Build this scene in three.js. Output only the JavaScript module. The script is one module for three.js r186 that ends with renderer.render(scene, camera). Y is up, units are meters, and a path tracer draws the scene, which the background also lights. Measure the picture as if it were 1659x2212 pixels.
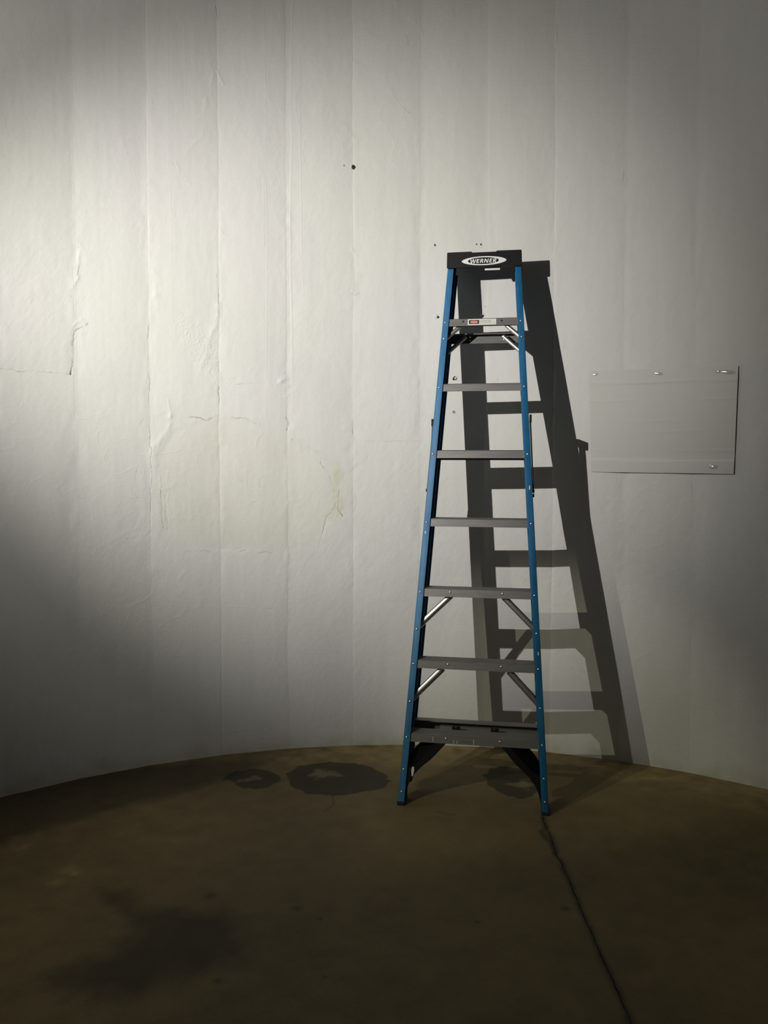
import * as THREE from 'three';
import { RoundedBoxGeometry } from 'three/addons/geometries/RoundedBoxGeometry.js';
import { mergeGeometries, mergeVertices, toCreasedNormals } from 'three/addons/utils/BufferGeometryUtils.js';
import { TextGeometry } from 'three/addons/geometries/TextGeometry.js';
import { FontLoader } from 'three/addons/loaders/FontLoader.js';

// ---------------------------------------------------------------- camera, lights, exposure
const scene = new THREE.Scene();
scene.background = new THREE.Color(0x000000);
const camera = new THREE.PerspectiveCamera(63.76, 1659 / 2212, 0.05, 50);
camera.position.set(0, 1.4456, 0);
camera.rotation.set(-0.05443, 0, -0.0006, 'YXZ');
scene.add(camera);
const renderer = new THREE.WebGLRenderer({ antialias: true });
renderer.toneMapping = THREE.LinearToneMapping;
renderer.toneMappingExposure = 1.0;
renderer.shadowMap.enabled = true;

// two flood heads of one wall fixture, up on the left, out of the frame; the upper one has a hot beam and a wide spill
const aim = (at, az, el) => [at[0] + Math.sin(az) * Math.cos(el), at[1] + Math.sin(el), at[2] - Math.cos(az) * Math.cos(el)];
const HIGH = [-1.7073, 2.4763, -1.2269], LOW = [-2.28, 2.1, -1.07];
const LAMP_HIGH = { at: HIGH, to: aim(HIGH, 0.432, -0.142), color: [1, 0.975, 0.93], power: 34.5, angle: 0.56, soft: 1 };
const LAMP_SPILL = { at: HIGH, to: aim(HIGH, 0.416, 0.03), color: [1, 0.975, 0.93], power: 10.8, angle: 0.99, soft: 1 };
const LAMP_LOW = { at: LOW, to: [0.9, 0.08, -4.0], color: [1, 0.98, 0.72], power: 8, angle: 0.21, soft: 0.45 };
function flood(L) {
  const s = new THREE.SpotLight(new THREE.Color().setRGB(...L.color), L.power, 0, L.angle, L.soft, 2);
  s.position.set(...L.at); s.target.position.set(...L.to);
  s.castShadow = true; s.shadow.radius = 0.5; s.shadow.mapSize.set(2048, 2048);
  scene.add(s, s.target);
  return s;
}
flood(LAMP_HIGH); flood(LAMP_SPILL); flood(LAMP_LOW);

// ---------------------------------------------------------------- helpers
const V = (x, y, z) => new THREE.Vector3(x, y, z);
let seed = 7;
function rnd() { seed = (seed * 1664525 + 1013904223) >>> 0; return seed / 4294967296; }
const used = {};
function numbered(n) { const k = used[n] = (used[n] ?? -1) + 1; return k ? n + '_' + String(k).padStart(3, '0') : n; }
function mesh(name, geometry, material, parent, label) {
  const m = new THREE.Mesh(geometry, material);
  m.name = numbered(name); m.castShadow = m.receiveShadow = true;
  if (label) m.userData.label = label;
  (parent || scene).add(m);
  return m;
}
const smooth = (a, b, x) => { const t = Math.min(1, Math.max(0, (x - a) / (b - a))); return t * t * (3 - 2 * t); };
const TAB = new Float32Array(65536); for (let i = 0; i < 65536; i++) TAB[i] = rnd() * 2 - 1;
const lat = (i, j, k) => TAB[((i * 73856093) ^ (j * 19349663) ^ (k * 83492791)) & 65535];
function noise(x, y, k = 0) {
  const i = Math.floor(x), j = Math.floor(y); let u = x - i, v = y - j;
  u = u * u * (3 - 2 * u); v = v * v * (3 - 2 * v);
  const a = lat(i, j, k), b = lat(i + 1, j, k), c = lat(i, j + 1, k), d = lat(i + 1, j + 1, k);
  return a + (b - a) * u + (c - a) * v + (a - b - c + d) * u * v;
}
function fbm(x, y, k, n) { let s = 0, a = 1, f = 1, t = 0; for (let i = 0; i < n; i++) { s += a * noise(x * f, y * f, k + i); t += a; a *= 0.5; f *= 2.03; } return s / t; }
function segDist(px, py, ax, ay, bx, by) {
  const dx = bx - ax, dy = by - ay; let t = ((px - ax) * dx + (py - ay) * dy) / (dx * dx + dy * dy + 1e-12);
  t = Math.min(1, Math.max(0, t)); return Math.hypot(px - ax - dx * t, py - ay - dy * t);
}
function polyDist(px, py, pts, closed) {
  let d = 1e9; const n = pts.length - (closed ? 0 : 1);
  for (let i = 0; i < n; i++) { const a = pts[i], b = pts[(i + 1) % pts.length]; d = Math.min(d, segDist(px, py, a[0], a[1], b[0], b[1])); }
  if (closed) { let inside = false; for (let i = 0, j = pts.length - 1; i < pts.length; j = i++) { const a = pts[i], b = pts[j]; if ((a[1] > py) !== (b[1] > py) && px < (b[0] - a[0]) * (py - a[1]) / (b[1] - a[1]) + a[0]) inside = !inside; } if (inside) d = -d; }
  return d;
}
function dataTexture(data, w, h, srgb, float) {
  const t = new THREE.DataTexture(data, w, h, THREE.RGBAFormat, float ? THREE.FloatType : THREE.UnsignedByteType);
  t.magFilter = t.minFilter = THREE.LinearFilter; t.wrapS = t.wrapT = THREE.ClampToEdgeWrapping;
  if (srgb) t.colorSpace = THREE.SRGBColorSpace;
  t.needsUpdate = true; return t;
}
const enc = (c) => 255 * (c <= 0.0031308 ? 12.92 * c : 1.055 * Math.pow(c, 1 / 2.4) - 0.055);
const std = (o) => new THREE.MeshStandardMaterial(o);
const lin = (r, g, b) => new THREE.Color().setRGB(r, g, b);

// ---------------------------------------------------------------- the round room: slightly conical wall
const CX = 0.0675, CZ = -1.6538, R0 = 2.5713, TAPER = 0.02614, RM = 2.5, WALL_H = 4.3;
const radius = (y) => R0 - TAPER * y;
// a point on the wall face: s = arc length (at radius RM) from straight ahead, y = height, off = distance into the room
function onWall(s, y, off = 0) { const a = s / RM, r = radius(y) - off; return V(CX + Math.sin(a) * r, y, CZ - Math.cos(a) * r); }
const JOINTS = [-2.192, -1.864, -1.536, -1.205, -0.875, -0.546, -0.221, 0.116, 0.442, 0.766, 1.094, 1.412, 1.738, 2.066];
const S0 = JOINTS[0], S1 = JOINTS[JOINTS.length - 1];

// marks in the coat of paint: kind, half width, height, path in (s, y)
const MARKS = [
['run',0.0069,0.0013,[[-0.512,3.683],[-0.521,3.426],[-0.525,3.102],[-0.518,3.038],[-0.528,2.774],[-0.529,2.465],[-0.523,2.152],[-0.522,1.777]]],
['run',0.0046,0.0008,[[-0.483,3.686],[-0.481,3.258],[-0.476,2.778],[-0.474,2.467],[-0.463,2.289]]],
['run',0.0046,0.0007,[[-0.652,3.665],[-0.648,3.134],[-0.644,2.458],[-0.647,2.146],[-0.654,1.683]]],
['run',0.0057,0.0010,[[-0.658,2.841],[-0.659,2.523]]],
['run',0.0046,0.0006,[[-1.105,3.582],[-1.107,3.172],[-1.108,2.840]]],
['run',0.0046,0.0006,[[-1.030,3.496],[-1.027,3.353],[-1.026,3.124]]],
['groove',0.0046,0.0012,[[-0.879,3.598],[-0.868,3.548]]],
['run',0.0046,0.0005,[[-1.098,3.019],[-1.099,2.398]]],
['run',0.0034,0.0004,[[-1.095,2.335],[-1.101,1.794]]],
['lump',0.0138,0.0022,[[-1.534,2.455],[-1.507,2.429],[-1.511,2.368],[-1.522,2.286],[-1.533,2.244]]],
['groove',0.0057,0.0016,[[-1.503,2.430],[-1.510,2.348],[-1.529,2.265],[-1.543,2.203]]],
['lump',0.0115,0.0018,[[-1.535,2.082],[-1.505,2.105],[-1.475,2.088]]],
['groove',0.0069,0.0020,[[-1.471,2.094],[-1.499,2.075],[-1.531,2.052],[-1.540,2.000],[-1.541,1.898],[-1.551,1.866]]],
['groove',0.0037,0.0008,[[-1.844,1.861],[-1.732,1.861],[-1.577,1.862],[-1.547,1.866]]],
['lump',0.0184,0.0020,[[-0.908,3.353],[-0.898,3.292],[-0.909,3.206]]],
['lump',0.0115,0.0015,[[-0.876,3.306],[-0.844,3.258]]],
['lump',0.0161,0.0016,[[-0.931,3.171],[-0.943,3.106]]],
['groove',0.0057,0.0014,[[-0.882,2.375],[-0.876,2.288],[-0.879,2.222],[-0.872,2.183]]],
['lump',0.0138,0.0016,[[-1.194,2.367],[-1.152,2.329],[-1.174,2.242]]],
['lump',0.0184,0.0015,[[-0.883,2.233],[-0.879,2.178],[-0.917,2.088],[-0.939,1.999],[-0.973,1.909]]],
['groove',0.0046,0.0012,[[-1.203,2.133],[-1.208,1.983],[-1.204,1.790],[-1.203,1.671],[-1.200,1.465],[-1.205,1.135]]],
['lump',0.0184,0.0022,[[-1.208,1.498],[-1.159,1.564],[-1.116,1.630],[-1.104,1.707]]],
['groove',0.0057,0.0013,[[-1.072,1.675],[-0.996,1.688],[-0.942,1.667],[-0.897,1.686],[-0.873,1.691]]],
['groove',0.0046,0.0010,[[-0.820,1.687],[-0.753,1.680],[-0.697,1.660]]],
['groove',0.0057,0.0012,[[-0.874,1.847],[-0.877,1.780],[-0.871,1.680]]],
['groove',0.0032,0.0007,[[-0.859,1.852],[-0.730,1.852],[-0.606,1.860]]],
['lump',0.0207,0.0030,[[-0.594,1.867],[-0.560,1.883],[-0.544,1.856]]],
['groove',0.0057,0.0016,[[-0.555,1.913],[-0.594,1.873],[-0.612,1.855]]],
['groove',0.0069,0.0022,[[-0.554,1.696],[-0.545,1.662],[-0.543,1.605],[-0.527,1.584]]],
['groove',0.0034,0.0009,[[-0.470,1.566],[-0.424,1.536],[-0.378,1.513],[-0.355,1.490]]],
['groove',0.0051,0.0016,[[-0.373,1.490],[-0.380,1.467],[-0.339,1.408],[-0.323,1.361],[-0.314,1.291],[-0.311,1.244]]],
['groove',0.0051,0.0016,[[-0.279,1.408],[-0.290,1.373],[-0.290,1.291],[-0.295,1.232],[-0.274,1.197]]],
['groove',0.0041,0.0014,[[-0.316,1.244],[-0.348,1.204],[-0.367,1.138],[-0.390,1.080],[-0.404,1.032]]],
['groove',0.0051,0.0016,[[-0.226,1.688],[-0.219,1.618],[-0.216,1.572]]],
['groove',0.0041,0.0008,[[-0.216,1.326],[-0.202,1.267],[-0.216,1.220]]],
['lump',0.0115,0.0014,[[-0.251,2.295],[-0.223,2.314],[-0.193,2.296]]],
['groove',0.0046,0.0010,[[-0.235,2.311],[-0.205,2.296],[-0.182,2.315]]],
['lump',0.0138,0.0012,[[-0.223,2.521],[-0.200,2.495]]],
['groove',0.0030,0.0006,[[-0.228,1.577],[-0.066,1.572],[0.108,1.577]]],
['groove',0.0030,0.0005,[[-1.534,1.311],[-1.382,1.310],[-1.210,1.298]]],
['groove',0.0037,0.0010,[[-1.044,1.039],[-0.924,1.034],[-0.890,1.026]]],
['groove',0.0041,0.0012,[[-0.830,1.022],[-0.756,1.029]]],
['groove',0.0037,0.0010,[[-0.697,1.015],[-0.654,1.021],[-0.597,1.006]]],
['lump',0.0092,0.0015,[[-1.114,1.772],[-1.109,1.685]]],
['lump',0.0092,0.0016,[[-1.170,1.465],[-1.150,1.333],[-1.135,1.155]]],
['groove',0.0046,0.0012,[[-1.154,1.355],[-1.147,1.155]]],
['lump',0.0069,0.0013,[[-1.124,1.421],[-1.117,1.177]]],
['groove',0.0046,0.0010,[[-1.133,1.310],[-1.126,1.177]]],
['groove',0.0030,0.0005,[[-0.228,0.767],[0.099,0.754]]],
['groove',0.0030,0.0006,[[0.674,0.758],[0.897,0.753],[1.071,0.756]]],
['groove',0.0030,0.0005,[[-1.209,0.779],[-0.892,0.747],[-0.598,0.737]]],
['groove',0.0028,0.0004,[[-0.181,1.161],[0.098,1.156]]],
['groove',0.0028,0.0004,[[-0.553,0.489],[-0.275,0.486]]],
['groove',0.0034,0.0008,[[0.000,3.245],[0.028,3.208],[0.060,3.175]]],
['run',0.0034,0.0007,[[0.010,3.245],[0.069,3.170]]],
['groove',0.0057,0.0010,[[0.045,3.549],[0.052,3.506]]],
['groove',0.0046,0.0010,[[1.090,2.823],[1.082,2.761]]],
['lump',0.0115,0.0012,[[1.094,2.801],[1.090,2.760]]],
['groove',0.0037,0.0008,[[0.768,3.565],[0.771,3.417]]],
['lump',0.0138,0.0010,[[0.757,2.843],[0.768,2.820]]],
['lump',0.0115,0.0009,[[-1.282,2.934],[-1.221,2.884]]],
['lump',0.0115,0.0009,[[-1.313,2.928],[-1.300,2.870]]],
['lump',0.0092,0.0008,[[-1.073,2.866],[-1.010,2.770]]],
['lump',0.0115,0.0009,[[-1.030,2.915],[-0.943,3.012]]],
['lump',0.0115,0.0009,[[-0.859,2.572],[-0.815,2.544]]],
['groove',0.0037,0.0007,[[-1.830,2.830],[-1.813,2.740],[-1.795,2.688]]],
['lump',0.0138,0.0008,[[-1.725,2.336],[-1.783,2.250]]],
['groove',0.0032,0.0007,[[-1.242,2.787],[-1.205,2.742]]],
['groove',0.0032,0.0006,[[-1.084,2.865],[-1.020,2.779]]],
['lump',0.0138,0.0008,[[-0.298,0.828],[-0.228,0.851]]],
['lump',0.0115,0.0008,[[-0.575,0.847],[-0.547,0.787]]],
['lump',0.0138,0.0008,[[-1.089,0.883],[-1.045,0.937]]],
['groove',0.0032,0.0006,[[-0.817,0.114],[-0.600,0.106]]],
['groove',0.0032,0.0006,[[-0.692,0.065],[-0.322,0.052],[-0.181,0.060]]],
['groove',0.0032,0.0006,[[1.001,1.242],[1.044,1.288]]],
['lump',0.0138,0.0007,[[1.067,1.132],[1.098,1.200]]],
['groove',0.0030,0.0006,[[-0.793,1.352],[-0.790,1.411],[-0.770,1.370],[-0.747,1.416],[-0.745,1.352]]],
['groove',0.0030,0.0006,[[-0.664,1.402],[-0.687,1.383],[-0.682,1.351],[-0.655,1.346]]],
['groove',0.0030,0.0006,[[-0.767,1.168],[-0.755,1.237],[-0.721,1.271],[-0.687,1.282]]],
['groove',0.0030,0.0006,[[-0.578,1.216],[-0.551,1.239],[-0.532,1.269]]],
['groove',0.0030,0.0006,[[-1.286,1.583],[-1.254,1.627],[-1.228,1.671]]],
['groove',0.0030,0.0006,[[-1.311,1.106],[-1.283,1.160],[-1.258,1.225]]],
['groove',0.0030,0.0006,[[-1.255,1.465],[-1.288,1.324],[-1.257,1.301]]],
];
const N = 2048, PS = (S1 - S0) / N, PY = 4.1 / N;       // texture cells over the visible wall
const PATCH = [[-1.17, 1.50], [-1.10, 1.62], [-0.95, 1.675], [-0.80, 1.685], [-0.66, 1.655], [-0.52, 1.585], [-0.40, 1.50], [-0.32, 1.40], [-0.29, 1.30], [-0.31, 1.20], [-0.38, 1.10], [-0.60, 1.03], [-0.85, 1.03], [-1.05, 1.05], [-1.14, 1.15], [-1.17, 1.35]];
const H = new Float32Array(N * N), dark = new Float32Array(N * N);
{
  const panelLift = JOINTS.map(() => (rnd() - 0.5) * 0.0016), panelSlant = JOINTS.map(() => (rnd() - 0.5) * 0.003);
  for (let j = 0; j < N; j++) {
    const y = (j + 0.5) * PY;
    const wob = JOINTS.map((_, k) => 0.006 * noise(k * 7.3, y * 2.1, 11) + 0.004 * noise(k * 5.1, y * 11, 12) + 0.0015 * noise(k * 3.3, y * 60, 15));
    const gap = JOINTS.map((_, k) => Math.max(0, noise(k * 3.7, y * 2.2, 13) * 0.8 + 0.4 * noise(k * 9.1, y * 19, 14) - 0.02));
    const top = smooth(1.0, 2.6, y);
    let k = 0;
    for (let i = 0; i < N; i++) {
      const s = S0 + (i + 0.5) * PS;
      while (k < JOINTS.length - 2 && s > JOINTS[k + 1] + wob[k + 1]) k++;
      const a = JOINTS[k] + wob[k], b = JOINTS[k + 1] + wob[k + 1], half = (b - a) / 2, t = s - (a + b) / 2;
      let h = 0.95 * (half * half - t * t) / (2 * RM);
      // each board sits a little in or out of its neighbours
      const e = Math.min(s - a, b - s), kk = s - a < b - s ? k : k + 1;
      const mine = panelLift[k] + panelSlant[k] * t / half * 0.3;
      h += mine * smooth(0, 0.012, e);
      // the joint: a shallow, broken groove
      const d = Math.abs(s - (kk === k ? a : b));
      h -= gap[kk] * 0.0011 * Math.exp(-(d * d) / (0.0045 * 0.0045)) * (0.35 + 0.65 * (1 - 0.4 * top));
      dark[j * N + i] += gap[kk] * 0.03 * Math.exp(-(d * d) / (0.003 * 0.003));
      // hand-brushed, lumpy paint
      h += 0.0016 * fbm(s * 2.4, y * 1.5, 20, 3) + 0.0006 * fbm(s * 14, y * 7, 30, 3);
      h += 0.00022 * noise(s * 60, y * 9, 40) + 0.00022 * fbm(s * 70, y * 60, 44, 2) + 0.00006 * noise(s * 330, y * 330, 47);
      const w = fbm(s * 6 + y * 3.5, y * 6 - s * 3, 50, 3);
      h += 0.0009 * Math.max(0, 1 - Math.abs(w) * 14) * Math.max(0, noise(s * 1.7, y * 1.3, 53));
      // dabs and ridges of thick paint, denser towards the joints and around eye height
      const near = Math.exp(-d * d / 0.0020), zone = smooth(0.5, 1.3, y) * smooth(3.4, 2.5, y), calm = smooth(-0.25, 0.35, noise(s * 2.3, y * 1.9, 69));
      const dab = fbm(s * 15 + y * 6, y * 11 - s * 8, 64, 3);
      h += (0.0004 + 0.0008 * calm + 0.0018 * near * zone) * Math.max(0, dab - 0.1);
      h += near * zone * (0.0017 * noise(s * 17, y * 6, 68) + 0.0008 * noise(s * 42, y * 15, 71));
      h += 0.0011 * calm * fbm(s * 7, y * 5, 74, 2);
      h += 0.00016 * (0.3 + calm) * noise(s * 95 - y * 55, y * 26 + s * 20, 72) + 0.00013 * noise(s * 30, y * 190, 73) + 0.00016 * fbm(s * 120, y * 110, 76, 2);
      { const wx = s + 0.03 * noise(s * 6, y * 5, 83), wy = y + 0.05 * noise(s * 5, y * 4, 84), q = noise(wx * 11 - wy * 5, wy * 5 + wx * 3, 79), st = fbm(wx * 26 - wy * 15, wy * 7 + wx * 5, 82, 2); h += 0.0005 * Math.max(0, q - 0.15) * Math.max(0, 1 - Math.abs(st) * 6) * (0.4 + 0.6 * noise(s * 50, y * 50, 85)); }
      H[j * N + i] = h;
    }
  }
  for (const [kind, w, amp, pts] of MARKS) {
    const reach = w * 3.2; let x0 = 9, x1 = -9, y0 = 9, y1 = -9;
    for (const [a, b] of pts) { x0 = Math.min(x0, a); x1 = Math.max(x1, a); y0 = Math.min(y0, b); y1 = Math.max(y1, b); }
    const i0 = Math.max(0, Math.floor((x0 - reach - S0) / PS)), i1 = Math.min(N - 1, Math.ceil((x1 + reach - S0) / PS));
    const j0 = Math.max(0, Math.floor((y0 - reach) / PY)), j1 = Math.min(N - 1, Math.ceil((y1 + reach) / PY));
    for (let j = j0; j <= j1; j++) for (let i = i0; i <= i1; i++) {
      const s = S0 + (i + 0.5) * PS, y = (j + 0.5) * PY;
      const jit = kind === 'run' ? 0.0008 * noise(y * 25, 3, 61) : 0.006 * noise(s * 27, y * 27, 60) + 0.0022 * noise(s * 130, y * 130, 65);
      const d = polyDist(s + jit, y + (kind === 'run' ? 0 : 0.006 * noise(s * 25, y * 26, 62) + 0.0022 * noise(s * 125, y * 135, 66)), pts, false), g = Math.exp(-(d * d) / (w * w * 0.45));
      const rough = kind === 'run' ? 0.8 + 0.4 * noise(y * 6, s * 40, 63) : kind === 'lump' ? 0.72 + 0.9 * noise(s * 45, y * 45, 63) : Math.max(0.05, 0.55 + 0.9 * noise(s * 22, y * 22, 63) + 0.5 * noise(s * 90, y * 90, 67));
      if (kind === 'groove') { H[j * N + i] -= amp * g * rough; const q = g * g; dark[j * N + i] += q * rough * Math.min(1, amp / 0.002) * 0.38; }
      else H[j * N + i] += amp * g * rough;
    }
  }
  // a filled-in patch, a little sunk below the boards, with a round-cornered edge
  for (let j = 400; j < 950; j++) for (let i = 0; i < N; i++) {
    const s = S0 + (i + 0.5) * PS, y = (j + 0.5) * PY; if (s < -1.4 || s > -0.1) continue;
    const d = polyDist(s, y, PATCH, true) + 0.012 * fbm(s * 14, y * 14, 75, 3);
    H[j * N + i] -= 0.0016 * smooth(0.012, -0.012, d) * Math.max(0.1, 0.65 + 0.9 * noise(s * 5, y * 5, 78));
  }
  // pitted patch of thick paint
  for (let j = 0; j < N; j++) for (let i = 0; i < N; i++) {
    const s = S0 + (i + 0.5) * PS, y = (j + 0.5) * PY, d = Math.hypot((s + 0.985 + (y - 2.05) * 0.55) / 0.09, (y - 2.02) / 0.17);
    if (d < 1.3) H[j * N + i] += 0.0011 * smooth(1.3, 0.5, d) * Math.max(-0.2, noise(s * 120, y * 120, 70));
  }
}
function blurred(src, r) {
  const tmp = new Float32Array(N * N), out = new Float32Array(N * N), n = 2 * r + 1, cl = (v) => Math.min(N - 1, Math.max(0, v));
  for (let j = 0; j < N; j++) { let a = 0; for (let i = -r; i <= r; i++) a += src[j * N + cl(i)]; for (let i = 0; i < N; i++) { tmp[j * N + i] = a / n; a += src[j * N + cl(i + r + 1)] - src[j * N + cl(i - r)]; } }
  for (let i = 0; i < N; i++) { let a = 0; for (let j = -r; j <= r; j++) a += tmp[cl(j) * N + i]; for (let j = 0; j < N; j++) { out[j * N + i] = a / n; a += tmp[cl(j + r + 1) * N + i] - tmp[cl(j - r) * N + i]; } }
  return out;
}
const HB = blurred(blurred(H, 2), 1);                     // what the mesh carries; the bump map carries the rest
function relief(s, y) {
  const x = Math.min(N - 1.001, Math.max(0, (s - S0) / PS - 0.5)), v = Math.min(N - 1.001, Math.max(0, y / PY - 0.5)), i = Math.floor(x), j = Math.floor(v), a = x - i, b = v - j, o = j * N + i;
  return (HB[o] * (1 - a) + HB[o + 1] * a) * (1 - b) + (HB[o + N] * (1 - a) + HB[o + N + 1] * a) * b;
}
const BUMP = 0.004;
const wallMap = new Uint8Array(N * N * 4), wallBump = new Float32Array(N * N * 4);
{
  const stain = [[-1.19, 1.50], [-1.10, 1.62], [-0.95, 1.68], [-0.80, 1.69], [-0.66, 1.66], [-0.52, 1.59], [-0.40, 1.51], [-0.31, 1.40], [-0.28, 1.30], [-0.30, 1.20], [-0.36, 1.12], [-0.60, 1.03], [-0.85, 1.03], [-1.05, 1.05], [-1.16, 1.15], [-1.19, 1.35]];
  const seep = [[-0.30, 1.46], [-0.28, 1.36], [-0.295, 1.24], [-0.32, 1.20]];
  for (let j = 0; j < N; j++) for (let i = 0; i < N; i++) {
    const o = j * N + i, s = S0 + (i + 0.5) * PS, y = (j + 0.5) * PY;
    let r = 0.585, g = 0.578, b = 0.548;
    const tint = fbm(s * 1.6, y * 1.4, 80, 2), cloud = fbm(s * 4.5, y * 3.2, 84, 3), fine = noise(s * 90, y * 40, 88);
    const m = 1 + 0.03 * cloud + 0.012 * fine + 0.018 * noise(s * 26, y * 2.2, 89);
    r *= m * (1 + 0.012 * tint); g *= m; b *= m * (1 + 0.03 * tint);
    if (s > -1.4 && s < -0.1 && y > 0.9 && y < 1.85) {
      const d = polyDist(s, y, stain, true) + 0.04 * fbm(s * 9, y * 9, 90, 2), q = smooth(0.03, -0.10, d) * (0.45 + 0.75 * Math.max(0, fbm(s * 4, y * 4, 93, 3) + 0.25));
      const rim = Math.exp(-((d / 0.022) ** 2)) * Math.max(0, fbm(s * 6, y * 6, 95, 2) + 0.1) * 0.35;
      r *= 1 - 0.035 * q - 0.08 * rim; g *= 1 - 0.03 * q - 0.07 * rim; b *= 1 - 0.13 * q - 0.18 * rim;
      const e = polyDist(s, y, seep, false) + 0.02 * noise(s * 20, y * 20, 97), z = Math.exp(-((e / 0.022) ** 2)) * Math.max(0.15, 0.6 + 0.9 * noise(s * 25, y * 12, 96));
      r *= 1 - 0.10 * z; g *= 1 - 0.11 * z; b *= 1 - 0.27 * z;
    }
    // dirt along the foot of the wall
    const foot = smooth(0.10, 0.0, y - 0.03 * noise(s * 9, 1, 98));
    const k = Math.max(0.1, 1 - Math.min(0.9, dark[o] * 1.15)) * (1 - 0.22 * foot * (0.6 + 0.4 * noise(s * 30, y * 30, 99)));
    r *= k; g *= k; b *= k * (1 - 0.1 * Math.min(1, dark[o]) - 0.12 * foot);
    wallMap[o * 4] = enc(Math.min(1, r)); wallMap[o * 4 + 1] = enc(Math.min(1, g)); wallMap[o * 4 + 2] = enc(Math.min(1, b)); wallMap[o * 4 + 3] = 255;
    const v = Math.min(1, Math.max(0, 0.5 + (H[o] - HB[o]) / BUMP));
    wallBump[o * 4] = wallBump[o * 4 + 1] = wallBump[o * 4 + 2] = v; wallBump[o * 4 + 3] = 1;
  }
}
const wallMat = std({ map: dataTexture(wallMap, N, N, true), bumpMap: dataTexture(wallBump, N, N, false, true), bumpScale: BUMP, roughness: 0.72 });
const plainWallMat = std({ color: lin(0.50, 0.49, 0.47), roughness: 0.8 });

const wallBack = new THREE.Group(); wallBack.name = 'wall_back'; wallBack.userData.kind = 'structure'; scene.add(wallBack);
const panels = [];
for (let k = 0; k < JOINTS.length - 1; k++) {
  const a = JOINTS[k], b = JOINTS[k + 1], nu = 44, nv = 520, pos = [], uv = [], idx = [];
  const Y0 = -0.02;
  for (let j = 0; j <= nv; j++) for (let i = 0; i <= nu; i++) {
    const s = a + (b - a) * i / nu, y = Y0 + (WALL_H - Y0) * j / nv, p = onWall(s, y, relief(s, y));
    pos.push(p.x, p.y, p.z); uv.push((s - S0) / (S1 - S0), y / 4.1);
  }
  const id = (i, j) => j * (nu + 1) + i;
  for (let j = 0; j < nv; j++) for (let i = 0; i < nu; i++) idx.push(id(i, j), id(i + 1, j), id(i + 1, j + 1), id(i, j), id(i + 1, j + 1), id(i, j + 1));
  const base = pos.length / 3;                            // the panel's edges and back, 8 cm deep
  const rim = [];
  for (let i = 0; i <= nu; i++) rim.push(id(i, 0)); for (let j = 1; j <= nv; j++) rim.push(id(nu, j));
  for (let i = nu - 1; i >= 0; i--) rim.push(id(i, nv)); for (let j = nv - 1; j > 0; j--) rim.push(id(0, j));
  rim.forEach((v) => { const x = pos[v * 3] - CX, z = pos[v * 3 + 2] - CZ, f = 1 + 0.08 / Math.hypot(x, z); pos.push(CX + x * f, pos[v * 3 + 1], CZ + z * f); uv.push(uv[v * 2], uv[v * 2 + 1]); });
  rim.forEach((v, n) => { const m = (n + 1) % rim.length; idx.push(rim[m], v, base + n, rim[m], base + n, base + m); });
  const g = new THREE.BufferGeometry();
  g.setAttribute('position', new THREE.Float32BufferAttribute(pos, 3)); g.setAttribute('uv', new THREE.Float32BufferAttribute(uv, 2)); g.setIndex(idx);
  // normals of the face only, so that the rim does not round it
  const face = g.clone(); face.setIndex(idx.slice(0, nu * nv * 6)); face.computeVertexNormals();
  g.setAttribute('normal', face.getAttribute('normal'));
  const nn = g.getAttribute('normal');
  rim.forEach((v, n) => nn.setXYZ(base + n, nn.getX(v), nn.getY(v), nn.getZ(v)));
  panels.push(mesh('panel', g, wallMat, wallBack));
}
// the mass of the wall behind the panels and the rest of the round room
function shell(a0, a1, off, thick, h0, h1) {
  const seg = 64, pos = [], idx = [];
  for (let i = 0; i <= seg; i++) {
    const a = a0 + (a1 - a0) * i / seg;
    for (const [o, y] of [[-off, h0], [-off, h1], [-off - thick, h1], [-off - thick, h0]]) { const p = onWall(a * RM, y, o); pos.push(p.x, p.y, p.z); }
  }
  for (let i = 0; i < seg; i++) for (let q = 0; q < 4; q++) { const A = i * 4 + q, B = i * 4 + (q + 1) % 4, C = A + 4, D = B + 4; idx.push(A, C, D, A, D, B); }
  idx.push(0, 1, 2, 0, 2, 3); const e = seg * 4; idx.push(e, e + 2, e + 1, e, e + 3, e + 2);
  const g = new THREE.BufferGeometry(); g.setAttribute('position', new THREE.Float32BufferAttribute(pos, 3)); g.setIndex(idx);
  const c = toCreasedNormals(g, 0.5); c.setAttribute('uv', new THREE.Float32BufferAttribute(new Float32Array(c.getAttribute('position').count * 2), 2)); return c;
}
mesh('backing', shell(S0 / RM, S1 / RM, 0.085, 0.12, -0.02, WALL_H), plainWallMat, wallBack);
const wallFront = mesh('wall_front', shell(S1 / RM, S0 / RM + Math.PI * 2, 0, 0.2, -0.02, WALL_H), plainWallMat);
wallFront.userData.kind = 'structure';

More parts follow.
